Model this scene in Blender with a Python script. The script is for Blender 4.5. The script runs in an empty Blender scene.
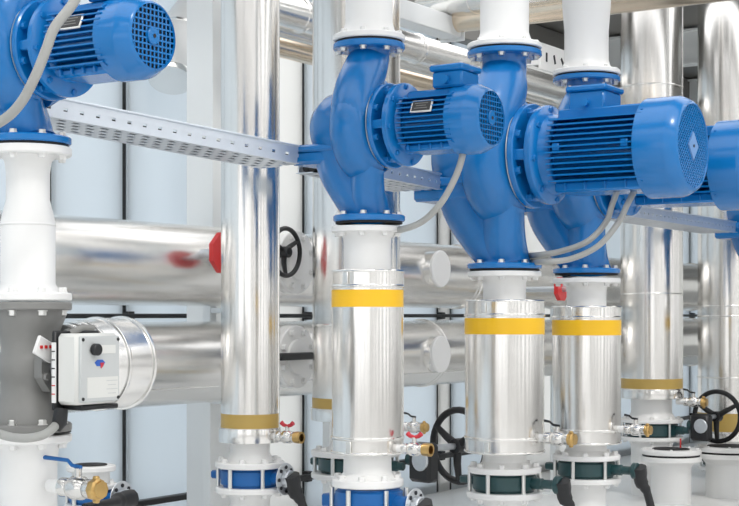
import bpy, bmesh, math, random
from mathutils import Vector, Matrix
random.seed(4)
sc = bpy.context.scene
col = sc.collection
PI = math.pi
R = math.radians

# ---------------------------------------------------------------- camera
F, HX, HY, H = 1500.0, 369.5, 315.0, 1.25      # focal length in px, horizon, eye height
TH = R(33)                                      # motor axes point right and 33 deg towards the viewer
VX = HX + F * math.tan(TH)                      # vanishing point of the pump row
cam = bpy.data.cameras.new('camera'); camo = bpy.data.objects.new('camera', cam)
col.objects.link(camo)
cam.sensor_width = 36; cam.lens = 36 * F / 739; cam.shift_y = (HY - 253) / 739
cam.clip_end = 200
camo.location = (0, 0, H); camo.rotation_euler = (R(90), 0, 0)
sc.camera = camo
# ---------------------------------------------------------------- light
w = bpy.data.worlds.new('sky'); sc.world = w; w.use_nodes = True
bg = w.node_tree.nodes['Background']
bg.inputs[0].default_value = (0.985, 0.99, 1.0, 1); bg.inputs[1].default_value = 1.9
sun = bpy.data.lights.new('sun', 'SUN'); suno = bpy.data.objects.new('sun', sun); col.objects.link(suno)
sun.energy = .9; sun.angle = R(6); sun.color = (1, .97, .92)
suno.rotation_euler = (R(38), R(14), R(0))
vs = sc.view_settings
vs.view_transform = 'Standard'; vs.look = 'None'; vs.gamma = 1; vs.use_curve_mapping = False
vs.exposure = 0.03
sc.cycles.use_denoising = True
sc.cycles.max_bounces = 10; sc.cycles.diffuse_bounces = 5; sc.cycles.glossy_bounces = 6
sc.cycles.sample_clamp_indirect = 8

# ---------------------------------------------------------------- coordinates
def P(x, y, D): return Vector(((x - HX) / F * D, D, H + (HY - y) / F * D))
def rowD(x0, D0, x): return D0 * (VX - x0) / (VX - x)          # depth along a line parallel to the pump row
A = Vector((math.cos(TH), -math.sin(TH), 0))                   # motor axis direction
V = Vector((math.sin(TH), math.cos(TH), 0))                    # row direction
def UV(u, v, z=0): return A * u + V * v + Vector((0, 0, z))
def uv_of(p): return p.dot(A), p.dot(V)
RZ = -TH

# ---------------------------------------------------------------- materials
def mat(name, colr, rough=.5, metal=0, noise=0, scale=8, bump=0, stretch=None, coat=0, rvar=0, spec=.5):
    m = bpy.data.materials.new(name); m.use_nodes = True
    nt = m.node_tree; b = nt.nodes['Principled BSDF']
    b.inputs['Base Color'].default_value = (*colr, 1)
    b.inputs['Roughness'].default_value = rough; b.inputs['Metallic'].default_value = metal
    b.inputs['Coat Weight'].default_value = coat; b.inputs['Coat Roughness'].default_value = .12
    b.inputs['Specular IOR Level'].default_value = spec
    if noise or bump or rvar:
        tc = nt.nodes.new('ShaderNodeTexCoord'); mp = nt.nodes.new('ShaderNodeMapping')
        nz = nt.nodes.new('ShaderNodeTexNoise'); nz.inputs['Scale'].default_value = scale
        nz.inputs['Detail'].default_value = 5
        if stretch: mp.inputs['Scale'].default_value = stretch
        nt.links.new(tc.outputs['Object'], mp.inputs['Vector']); nt.links.new(mp.outputs['Vector'], nz.inputs['Vector'])
        if noise:
            mx = nt.nodes.new('ShaderNodeMix'); mx.data_type = 'RGBA'
            mx.inputs[6].default_value = (*[c * (1 - noise) for c in colr], 1)
            mx.inputs[7].default_value = (*[min(1, c * (1 + noise)) for c in colr], 1)
            nt.links.new(nz.outputs['Fac'], mx.inputs[0]); nt.links.new(mx.outputs[2], b.inputs['Base Color'])
        if rvar:
            mr = nt.nodes.new('ShaderNodeMapRange'); mr.inputs[3].default_value = max(.02, rough - rvar); mr.inputs[4].default_value = rough + rvar
            nt.links.new(nz.outputs['Fac'], mr.inputs[0]); nt.links.new(mr.outputs[0], b.inputs['Roughness'])
        if bump:
            bp = nt.nodes.new('ShaderNodeBump'); bp.inputs['Strength'].default_value = bump; bp.inputs['Distance'].default_value = .01
            nt.links.new(nz.outputs['Fac'], bp.inputs['Height']); nt.links.new(bp.outputs['Normal'], b.inputs['Normal'])
    return m
M = dict(
    blue=mat('blue_enamel', (.003, .162, .47), .24, 0, .06, 14, .05, coat=.2),
    bluecast=mat('blue_cast_paint', (.003, .152, .44), .26, 0, .08, 30, .12, coat=.2),
    bluedark=mat('blue_valve_and_core_shade', (.004, .11, .36), .4, 0, .08, 20),
    white=mat('white_paint', (.80, .80, .79), .38, 0, .03, 6, .03, coat=.15),
    whitewall=mat('white_steel_paint', (.80, .82, .82), .4, 0, .02, 3),
    jacket=mat('aluminium_jacket', (.82, .805, .78), .19, 1, .04, 5, .05, (14, 14, .35), rvar=.05),
    jacketh=mat('aluminium_jacket_wrinkled', (.86, .85, .83), .25, 1, .05, 3, .12, rvar=.06),
    steel=mat('galvanised_steel', (.62, .65, .68), .42, .85, .12, 40, .05),
    tray=mat('galvanised_tray', (.66, .71, .77), .38, .8, .08, 25),
    chrome=mat('nickel_plate', (.72, .71, .69), .22, 1, .08, 30, .05),
    brass=mat('brass', (.62, .41, .16), .3, 1, .1, 40, .05),
    bolt=mat('zinc_bolt', (.72, .72, .70), .32, .9),
    black=mat('black_paint', (.012, .013, .015), .42, 0, .1, 20),
    rubber=mat('black_rubber', (.012, .012, .013), .7),
    dark=mat('dark_interior', (.02, .022, .028), .8),
    green=mat('dark_green_paint', (.012, .055, .06), .36, 0, .1, 20, coat=.2),
    grey=mat('grey_cast_paint', (.22, .22, .212), .42, 0, .07, 25, .06),
    greybox=mat('grey_plastic', (.52, .54, .54), .45),
    beige=mat('light_grey_plastic', (.68, .685, .66), .45),
    conduit=mat('grey_conduit', (.38, .385, .37), .5, 0, .05, 60),
    yellow=mat('yellow_tape', (.90, .52, .012), .38, 0, .03, 8),
    gold=mat('ochre_tape', (.50, .34, .09), .38, 0, .05, 8),
    red=mat('red_paint', (.62, .02, .02), .35, 0, .05, 10, coat=.2),
    redclip=mat('red_handle', (.55, .03, .045), .4),
    plate=mat('nameplate', (.035, .035, .035), .5, .1, .2, 60),
    panel=mat('pale_blue_panel', (.70, .775, .835), .22, 0, .015, 1.5),
    panelw=mat('white_panel', (.85, .865, .865), .3, 0, .015, 1.5),
    floor=mat('white_floor', (.80, .80, .79), .35, 0, .05, 2, .02),
    ceil=mat('grey_ceiling', (.20, .195, .185), .6, 0, .08, 2),
    concrete=mat('hall_wall', (.48, .47, .45), .7, 0, .06, 2),
    emblue=mat('emblem_blue', (.03, .12, .5), .4), emred=mat('emblem_red', (.5, .03, .05), .4),
    jackett=mat('tan_jacket', (.82, .70, .56), .24, 1, .05, 4, .05),
)

def translucent(name, colr, fac):
    m = mat(name, colr, .25, 0, .015, 1.5); nt = m.node_tree
    b = nt.nodes['Principled BSDF']; out = nt.nodes['Material Output']
    tr = nt.nodes.new('ShaderNodeBsdfTranslucent'); tr.inputs[0].default_value = (*[min(1, c * 1.08) for c in colr], 1)
    mx = nt.nodes.new('ShaderNodeMixShader'); mx.inputs[0].default_value = fac
    nt.links.new(b.outputs[0], mx.inputs[1]); nt.links.new(tr.outputs[0], mx.inputs[2]); nt.links.new(mx.outputs[0], out.inputs[0])
    return m
M['panel'] = translucent('pale_blue_translucent_panel', (.70, .75, .785), .55)
M['panelw'] = translucent('white_translucent_panel', (.82, .825, .815), .55)
# ---------------------------------------------------------------- mesh builder
def frame(ax):
    ax = Vector(ax).normalized()
    t = Vector((0, 0, 1)) if abs(ax.z) < .9 else Vector((1, 0, 0))
    e1 = t.cross(ax).normalized(); e2 = ax.cross(e1)
    return e1, e2, ax
def smooth_path(pts, k=6):
    pts = [Vector(p) for p in pts]; out = []
    for i in range(len(pts) - 1):
        p0 = pts[max(0, i - 1)]; p1 = pts[i]; p2 = pts[i + 1]; p3 = pts[min(len(pts) - 1, i + 2)]
        for j in range(k):
            t = j / k
            out.append(.5 * ((2 * p1) + (p2 - p0) * t + (2 * p0 - 5 * p1 + 4 * p2 - p3) * t * t + (3 * p1 - p0 - 3 * p2 + p3) * t ** 3))
    out.append(pts[-1]); return out
class MB:
    def __init__(s): s.v = []; s.f = []
    def add(s, vs_, fs):
        o = len(s.v); s.v += [tuple(v) for v in vs_]; s.f += [tuple(i + o for i in f) for f in fs]; return s
    def lathe(s, prof, o=(0, 0, 0), ax=(0, 0, 1), n=32):
        e1, e2, e3 = frame(ax); o = Vector(o); vs_ = []; rings = []
        for r, h in prof:
            if r < 1e-6: rings.append([len(vs_)]); vs_.append(o + e3 * h)
            else:
                rings.append(list(range(len(vs_), len(vs_) + n)))
                for k in range(n):
                    a = 2 * PI * k / n; vs_.append(o + e1 * (r * math.cos(a)) + e2 * (r * math.sin(a)) + e3 * h)
        fs = []
        for a, b in zip(rings, rings[1:]):
            if len(a) == 1 and len(b) == 1: continue
            for k in range(n):
                k2 = (k + 1) % n
                if len(a) == 1: fs.append((a[0], b[k], b[k2]))
                elif len(b) == 1: fs.append((a[k], b[0], a[k2]))
                else: fs.append((a[k], a[k2], b[k2], b[k]))
        return s.add(vs_, fs)
    def cyl(s, p0, p1, r, n=20, ch=0):
        p0 = Vector(p0); p1 = Vector(p1); L = (p1 - p0).length
        if ch: pr = [(0, 0), (r - ch, 0), (r, ch), (r, L - ch), (r - ch, L), (0, L)]
        else: pr = [(0, 0), (r, 0), (r, L), (0, L)]
        return s.lathe(pr, p0, p1 - p0, n)
    def disc(s, r, z0, z1, ch=.003, n=40, o=(0, 0, 0), ax=(0, 0, 1), hole=0):
        if hole: pr = [(hole, z0), (r - ch, z0), (r, z0 + ch), (r, z1 - ch), (r - ch, z1), (hole, z1), (hole, z0)]
        else: pr = [(0, z0), (r - ch, z0), (r, z0 + ch), (r, z1 - ch), (r - ch, z1), (0, z1)]
        return s.lathe(pr, o, ax, n)
    def tube(s, pts, r, n=12, caps=True, closed=False):
        pts = [Vector(p) for p in pts]; m = len(pts)
        rs = r if isinstance(r, (list, tuple)) else [r] * m
        vs_ = []; fs = []; prev = None
        for i, p in enumerate(pts):
            if closed: t = pts[(i + 1) % m] - pts[i - 1]
            else: t = pts[min(m - 1, i + 1)] - pts[max(0, i - 1)]
            t.normalize()
            if prev is None: e1, e2, _ = frame(t)
            else:
                e1 = prev - t * prev.dot(t); e1.normalize(); e2 = t.cross(e1)
            prev = e1
            for k in range(n):
                a = 2 * PI * k / n; vs_.append(p + e1 * (rs[i] * math.cos(a)) + e2 * (rs[i] * math.sin(a)))
        for i in range(m if closed else m - 1):
            for k in range(n):
                k2 = (k + 1) % n; j = (i + 1) % m
                fs.append((i * n + k, i * n + k2, j * n + k2, j * n + k))
        if caps and not closed:
            fs.append(tuple(range(n - 1, -1, -1))); fs.append(tuple((m - 1) * n + k for k in range(n)))
        return s.add(vs_, fs)
    def box(s, c, d, rot=None, bev=0):
        bm = bmesh.new(); bmesh.ops.create_cube(bm, size=1)
        bmesh.ops.scale(bm, vec=d, verts=bm.verts)
        if bev: bmesh.ops.bevel(bm, geom=list(bm.edges), offset=bev, segments=1, affect='EDGES')
        if rot is not None: bmesh.ops.transform(bm, matrix=rot.to_4x4(), verts=bm.verts)
        bmesh.ops.translate(bm, vec=c, verts=bm.verts)
        bm.verts.index_update()
        s.add([v.co.copy() for v in bm.verts], [tuple(v.index for v in f.verts) for f in bm.faces]); bm.free(); return s
    def prism(s, poly, o, ex, ey, th):
        o = Vector(o); ex = Vector(ex); ey = Vector(ey); ez = ex.cross(ey).normalized(); n = len(poly)
        a = [o + ex * x + ey * y - ez * th / 2 for x, y in poly]; b = [p + ez * th for p in a]
        fs = [tuple(range(n - 1, -1, -1)), tuple(range(n, 2 * n))] + [(k, (k + 1) % n, (k + 1) % n + n, k + n) for k in range(n)]
        return s.add(a + b, fs)
    def mesh(s, name, m, ang=38, smooth=True):
        me = bpy.data.meshes.new(name); me.from_pydata(s.v, [], s.f)
        bm = bmesh.new(); bm.from_mesh(me); bmesh.ops.recalc_face_normals(bm, faces=bm.faces); bm.to_mesh(me); bm.free()
        if smooth:
            me.shade_smooth(); me.set_sharp_from_angle(angle=R(ang))
        me.materials.append(M[m]); return me
    def build(s, name, m, parent=None, loc=None, rz=None, ang=38, smooth=True):
        return link(s.mesh(name, m, ang, smooth), name, parent, loc, rz)
def link(me, name, parent=None, loc=None, rz=None):
    o = bpy.data.objects.new(name, me); col.objects.link(o)
    if parent: o.parent = parent
    if loc is not None: o.location = loc
    if rz is not None: o.rotation_euler = (0, 0, rz)
    return o
def thing(name, label, cat, loc=(0, 0, 0), rz=0, group=None):
    o = bpy.data.objects.new(name, None); col.objects.link(o); o.empty_display_size = .05
    o.location = loc; o.rotation_euler = (0, 0, rz); o['label'] = label; o['category'] = cat
    if group: o['group'] = group
    return o
def tag(o, label, cat, group=None):
    o['label'] = label; o['category'] = cat
    if group: o['group'] = group
    return o
def struct(o): o['kind'] = 'structure'; return o
_bm = {}
def bolt_mesh(sz, m='bolt'):
    k = (round(sz, 4), m)
    if k not in _bm:
        _bm[k] = MB().lathe([(0, 0), (sz * 1.25, 0), (sz * 1.25, sz * .25), (sz * 1.0, sz * .25), (sz * 1.0, sz * 1.05), (sz * .85, sz * 1.2), (0, sz * 1.2)], n=6).mesh('bolt', m, 25)
    return _bm[k]
def bolts(par, n, rad, h, sz=.011, o=(0, 0, 0), ax=(0, 0, 1), m='bolt', ph=.5, flip=False):
    e1, e2, e3 = frame(ax); o = Vector(o)
    q = (-e3 if flip else e3).to_track_quat('Z', 'Y')
    for k in range(n):
        a = 2 * PI * (k + ph) / n
        b = link(bolt_mesh(sz, m), 'bolt', par)
        b.location = o + e1 * (rad * math.cos(a)) + e2 * (rad * math.sin(a)) + e3 * h
        b.rotation_mode = 'QUATERNION'; b.rotation_quaternion = q

# ================================================================= THE SETTING
UW = uv_of(P(440, 0, 10.6))[0]                 # wall plane: u = UW
def wall_v(px):                                # where pixel column px meets the wall
    D = rowD(440, 10.6, px); return uv_of(P(px, 0, D))[1]
U1, V0, V1, CZ = 6.5, -6.0, 22.0, 3.5
def uvbox(mb, u0, u1, v0, v1, z0, z1, bev=0):
    return mb.box(UV((u0 + u1) / 2, (v0 + v1) / 2, (z0 + z1) / 2), (abs(u1 - u0), abs(v1 - v0), z1 - z0), Matrix.Rotation(RZ, 3, 'Z'), bev)
struct(uvbox(MB(), UW - .3, U1 + .3, V0 - .3, V1 + .3, -.12, 0).build('floor', 'floor', smooth=False))
# back wall: dark backing, panels proud of it, open joints between them
wb = struct(uvbox(MB(), UW - .12, UW - .01, V0, V1, 0, .06).build('wall_back', 'black', smooth=False))
joints = [V0, -4.4, -2.6, -.8, 1.0, 2.8, wall_v(-70), wall_v(50), wall_v(125), wall_v(207), wall_v(304), wall_v(352), wall_v(438), wall_v(451), wall_v(520), wall_v(600), wall_v(690), 15.6, 17.6, 19.6, V1]
for a in joints:
    uvbox(MB(), UW - .10, UW - .012, a - .035, a + .035, .06, CZ).build('mullion', 'black', wb, smooth=False)
for i, (a, b) in enumerate(zip(joints, joints[1:])):
    m = 'panelw' if i in (9, 12, 14) else 'panel'
    uvbox(MB(), UW - .012, UW, a + .02, b - .02, 0.0, CZ).build('panel', m, wb, smooth=False)
# opposite wall, unseen behind the viewer: piers and windows shaped to streak metal reflections
wf = struct(uvbox(MB(), U1, U1 + .25, V0, V1, 0, .55).build('wall_front', 'concrete', smooth=False))
uvbox(MB(), U1, U1 + .25, V0, V1, 3.05, CZ).build('lintel', 'concrete', wf, smooth=False)
v = V0
while v < V1 - .1:
    uvbox(MB(), U1 - .05, U1 + .25, v, v + 1.1, .55, 3.05).build('pier', 'concrete', wf, smooth=False); v += 2.15
# end walls
wl = struct(uvbox(MB(), UW, U1, V0 - .25, V0, 0, .55).build('wall_left', 'concrete', smooth=False))
uvbox(MB(), UW, U1, V0 - .25, V0, 3.05, CZ).build('lintel', 'concrete', wl, smooth=False)
for k in range(6):
    u = UW + (U1 - UW - .4) * k / 5
    uvbox(MB(), u, u + .4, V0 - .25, V0 + .05, .55, 3.05).build('pier', 'concrete', wl, smooth=False)
struct(uvbox(MB(), UW, U1, V1, V1 + .2, 0, CZ).build('wall_right', 'panelw', smooth=False))
# ceiling: dark deck; unseen bands, their rooflight gaps left wide to brighten the wall
ce = struct(uvbox(MB(), UW - .2, U1, 9.9, V1, CZ, CZ + .15).build('ceiling', 'ceil', smooth=False))
v = V0
while v < 8:
    uvbox(MB(), UW - .2, U1, v, v + .7, CZ, CZ + .15).build('deck_band', 'ceil', ce, smooth=False); v += 2.3
# wall rails
for z, lab, r in ((1.245, 'thin black rail running along the pale wall at mid height', .012), (H - (455 - HY) / F * 10.6, 'thin black rail running low along the pale wall', .016)):
    t = thing('wall_rail', lab, 'rail', UV(UW + .05, 0, z), RZ)
    MB().box((0, 9, 0), (.05, 26, r * 2), None, .004).build('bar', 'black', t)
    for vv in [wall_v(125), wall_v(304), wall_v(438), wall_v(690), 2.8, 1.0]:
        MB().box((-.026, vv, 0), (.045, .05, r * 4), None, .003).build('clamp', 'black', t)

# white steel column, I-section
pc = P(211, 0, 7.75)
t = thing('steel_column', 'white painted steel column standing against the pale panelled wall', 'column', (pc.x, pc.y, 0), RZ)
MB().box((0, 0, CZ / 2), (.012, .17, CZ), None).build('web', 'whitewall', t, smooth=False)
for s in (-1, 1):
    MB().box((0, s * .085, CZ / 2), (.17, .014, CZ), None).build('flange', 'whitewall', t, smooth=False)
MB().box((.07, 0, CZ / 2), (.014, .17, CZ), None).build('cover_plate', 'whitewall', t, smooth=False)
MB().box((0, 0, .01), (.26, .26, .02), None).build('base_plate', 'whitewall', t, smooth=False)

# ================================================================= HORIZONTAL PIPES BY THE WALL
def hpipe(x0, D0, zc, r, xa, xb, name, label, m='jacketh', seams=()):
    """pipe parallel to the row; x0, D0 fix its depth line; from pixel column xa to xb"""
    pa = P(xa, 0, rowD(x0, D0, xa)); pb = P(xb, 0, rowD(x0, D0, xb)); L = (pb - pa).xy.length
    t = thing(name, label, 'pipe', (pa.x, pa.y, zc), RZ)
    MB().cyl((0, 0, 0), (0, L, 0), r, 56).build('jacket', m, t)
    for s in seams:
        q = P(s, 0, rowD(x0, D0, s)); d = (q - pa).xy.length
        MB().lathe([(r, -.03), (r + .004, -.028), (r + .004, 0), (r + .008, .004), (r + .004, .01), (r, .011)], (0, d, 0), (0, 1, 0), 56).build('seam_band', m, t)
    return t, L
Z1, Z2 = H + .225, H - .216
t, L = hpipe(54, 6.1, Z1, .184, -200, 880, 'insulated_main_pipe', 'fat silver clad pipe along the wall, upper of the horizontal pair', seams=(330, 455, 560, 690))
MB().box((.085, L / 2, -.148), (.006, L, .02), Matrix.Rotation(R(28), 3, 'Y')).build('lap_seam', 'jacketh', t)
t, L = hpipe(54, 6.1, Z2, .186, -200, 880, 'insulated_main_pipe', 'fat silver clad pipe along the wall, lower of the horizontal pair', seams=(340, 420, 560, 690))
MB().box((.15, L / 2, -.108), (.006, L, .02), Matrix.Rotation(R(52), 3, 'Y')).build('lap_seam', 'jacketh', t)
# pipe supports on the floor
for px, lab in ((-60, 'white post carrying the clad pipes near the grey valve column'), (247, 'white post carrying the clad pipes behind the slim tall riser'), (364, 'white post carrying the clad pipes behind the nameplate pump column'), (585, 'white post carrying the clad pipes behind the half hidden pump column')):
    q = P(px, 0, rowD(54, 6.1, px))
    t = thing('pipe_support', lab, 'support', (q.x, q.y, 0), RZ)
    MB().box((-.23, 0, .75), (.05, .05, 1.5), None, .004).build('post', 'whitewall', t)
    for z in (Z1, Z2):
        MB().box((-.11, 0, z - .203), (.26, .04, .025), None, .003).build('arm', 'whitewall', t)
    MB().box((-.23, 0, .006), (.14, .14, .012), None).build('base_plate', 'whitewall', t)
# overhead pipes: depth line fixed at px 430
def overhead(xr, yr, rpx, Dr, xa, xb, label, m='jacketh', seams=()):
    return hpipe(xr, Dr, P(xr, yr, Dr).z, rpx * Dr / F, xa, xb, 'overhead_pipe', label, m, seams)
overhead(430, 53, 14, 8.9, 236, 900, 'thick bright silver pipe under the ceiling, parallel to the wall', seams=(300, 415, 560))
overhead(415, 67, 5.5, 9.0, 240, 900, 'slim silver pipe just below the thick bright overhead one')
overhead(415, 81, 9, 9.2, 244, 900, 'tan tinted overhead pipe below the slim silver one', 'jackett')
# crossing pipes along the motor axis direction
def crosspipe(p, L0, L1, r, label, m, elbow=None):
    t = thing('ceiling_pipe', label, 'pipe', p, RZ)
    MB().cyl((-L0, 0, 0), (L1, 0, 0), r, 40).build('jacket', m, t)
    for d in (-L0 + .3, L1 - .5):
        MB().lathe([(r, -.02), (r + .006, -.018), (r + .006, .018), (r, .02)], (d, 0, 0), (1, 0, 0), 40).build('band', m, t)
    return t
crosspipe(P(500, 14, 8.0), .28, 3.2, .072, 'tan clad pipe crossing high between the white pump risers', 'jackett')
crosspipe(P(470, -2, 8.0), .3, 3.2, .075, 'silver clad pipe crossing high beside a tan one', 'jacketh')
# ceiling beams (white) crossing
def beam(p, L0, L1, hgt, wid, label):
    t = thing('ceiling_beam', label, 'beam', p, RZ)
    MB().box(((L1 - L0) / 2, 0, 0), (L0 + L1, .02, hgt), None).build('web', 'whitewall', t, smooth=False)
    for s in (-1, 1): MB().box(((L1 - L0) / 2, 0, s * hgt / 2), (L0 + L1, wid, .016), None).build('flange', 'whitewall', t, smooth=False)
    MB().box((L1, 0, 0), (.016, wid, hgt), None).build('end_plate', 'whitewall', t, smooth=False)
q = P(452, 29, 8.2)
t = thing('support_beam', 'white square steel beam ending beside the overhead pipes', 'beam', (q.x, q.y, q.z), RZ)
MB().box((0, -.9, 0), (.12, 1.8, .105), None, .004).build('box_section', 'whitewall', t)
MB().box((0, .006, 0), (.15, .012, .14), None, .002).build('end_plate', 'whitewall', t)
MB().box((0, -.35, (CZ - q.z) / 2 + .05), (.03, .03, CZ - q.z - .1), None, .002).build('hanger', 'steel', t)
t = thing('eaves_beam', 'long dark grey beam along the top of the pale panelled wall', 'beam', UV(UW + .07, 0, CZ - .15), RZ)
MB().box((0, 8, 0), (.13, 27.6, .28), None, .004).build('box_section', 'ceil', t)
for i, vv in enumerate((11.2, 13.6, 16.2)):
    u0 = UW + .1
    beam(UV(u0 + .1, vv, CZ - .16), .05, 3.5, .26, .12, ('white ceiling beam over the far end of the pale wall', 'white ceiling beam beyond the tall silver risers', 'last white ceiling beam under the dark deck')[i])
# perforated white bracket near pump top
q = P(553, 60, 9.2)
t = thing('wall_bracket', 'white perforated bracket plate with dark slots under the dark ceiling', 'bracket', q, RZ)
MB().box((0, 0, 0), (.02, .36, .16), None, .002).build('plate', 'white', t)
for k in range(3): MB().box((.011, -.11 + k * .11, 0), (.004, .018, .055), Matrix.Rotation(R(20 * k), 3, 'X')).build('slot', 'dark', t)
MB().box((-.15, -.16, 0), (.3, .03, .1), None, .002).build('arm', 'white', t)
# elbow high on the left behind the first motor
q = P(172, 82, 7.95)
t = thing('pipe_elbow', 'pale clad pipe bend ending high behind the white column', 'pipe', q, 0)
loc = lambda x, y, D: P(x, y, D) - q
pth = smooth_path([loc(171, 80, 7.92), loc(174, 58, 8.0), loc(184, 30, 8.15), loc(200, 8, 8.2), loc(222, -10, 8.2)], 5)
MB().tube(pth, .118, 36).build('jacket', 'white', t)
d0 = (pth[0] - pth[1]).normalized()
MB().lathe([(.114, -.03), (.121, -.028), (.121, .0), (.117, .006), (.10, .006), (0, .008)], pth[0], d0, 36).build('end_cap', 'jacketh', t)
MB().lathe([(.117, -.012), (.122, -.008), (.122, .008), (.117, .012)], pth[9], (pth[10] - pth[8]), 36).build('band', 'jacketh', t)

# ================================================================= VALVES ON THE HORIZONTAL PIPES
def handwheel(par, c, ax, r, m='black', spokes=3, tube_r=.012, hub=.028):
    e1, e2, e3 = frame(ax); c = Vector(c)
    h = MB().tube([c + e1 * (r * math.cos(2 * PI * k / 36)) + e2 * (r * math.sin(2 * PI * k / 36)) for k in range(36)], tube_r, 10, closed=True).build('handwheel_rim', m, par)
    for k in range(spokes):
        a = 2 * PI * (k + .25) / spokes; d = e1 * math.cos(a) + e2 * math.sin(a)
        MB().tube([c - e3 * .012 + d * .015, c - e3 * .012 + d * r * .5, c + d * r], [tube_r * 1.3, tube_r * 1.1, tube_r * .85], 10).build('spoke', m, h)
    MB().cyl(c - e3 * .035, c + e3 * .02, hub, 20, .004).build('hub', m, h)
    return h
def blind(px, y, label, bar):
    D = 7.02; q = P(px, y, D)
    t = thing('blind_flange', label, 'flange', q, RZ)
    MB().cyl((-.12, 0, 0), (-.02, 0, 0), .105, 36).build('branch_pipe', 'white', t)
    for x0, nm in ((-.062, 'back_flange'), (-.028, 'cover_flange')):
        f = MB().disc(.148, x0, x0 + .03, .004, 48, (0, 0, 0), (1, 0, 0)).build(nm, 'white', t)
    bolts(f, 8, .122, .002, .014, (0, 0, 0), (1, 0, 0), 'white')
    MB().lathe([(.085, 0), (.08, .012), (.05, .02), (0, .022)], (0, 0, 0), (1, 0, 0), 36).build('dome', 'white', t)
    if bar: MB().box((.035, -.05, .005), (.022, .27, .034), None, .004).build('bar_handle', 'black', t)
    return t
blind(297, 262, 'white bolted blind flange on the upper clad pipe beside a black wheel', False)
blind(297, 357, 'white bolted blind flange with a straight black bar on the lower clad pipe', True)
q = P(286, 252, 6.85)
t = thing('black_handwheel', 'thin black handwheel in front of a white blind flange by the slim riser', 'handwheel', q, RZ)
MB().cyl((-.30, 0, 0), (.02, 0, 0), .016, 14).build('stem', 'black', t)
MB().cyl((-.28, 0, 0), (-.15, 0, 0), .04, 18).build('bonnet', 'white', t)
handwheel(t, (0, 0, 0), (1, 0, 0), .108, 'black', 3, .011, .026)
# red handwheel mostly behind the slim riser
q = P(224, 253, 6.55)
t = thing('red_handwheel', 'red handwheel half hidden behind the slim riser', 'handwheel', q, RZ)
MB().prism([(.095 * math.cos(PI / 8 + k * PI / 4), .095 * math.sin(PI / 8 + k * PI / 4)) for k in range(8)], (0, 0, 0), (0, 1, 0), (0, 0, 1), .024).build('wheel', 'red', t)
MB().cyl((-.25, 0, 0), (.05, 0, 0), .02, 16).build('stem', 'steel', t)
q = P(561, 289, 8.4)
t = thing('red_handwheel', 'small red handwheel behind the rear blue pump neck', 'handwheel', q, RZ)
MB().prism([(.07 * math.cos(PI / 8 + k * PI / 4), .07 * math.sin(PI / 8 + k * PI / 4)) for k in range(8)], (0, 0, 0), (0, 1, 0), (0, 0, 1), .024).build('wheel', 'red', t)
MB().cyl((-.4, 0, 0), (.05, 0, 0), .016, 16).build('stem', 'steel', t)
# white capped branch stubs
for zc, y, lab in ((Z1, 272, 'round white cap closing a branch of the upper clad pipe'), (Z2, 353, 'round white cap closing a branch of the lower clad pipe')):
    D = rowD(54, 6.1, 407); q = P(407, 0, D)
    t = thing('branch_cap', lab, 'pipe cap', (q.x, q.y, zc + (.03 if zc == Z1 else 0)), RZ)
    MB().cyl((.12, 0, 0), (.215, 0, 0), .097, 36).build('stub', 'jacketh', t)
    MB().disc(.102, .205, .226, .005, 40, (0, 0, 0), (1, 0, 0)).build('cap', 'white', t)

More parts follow.
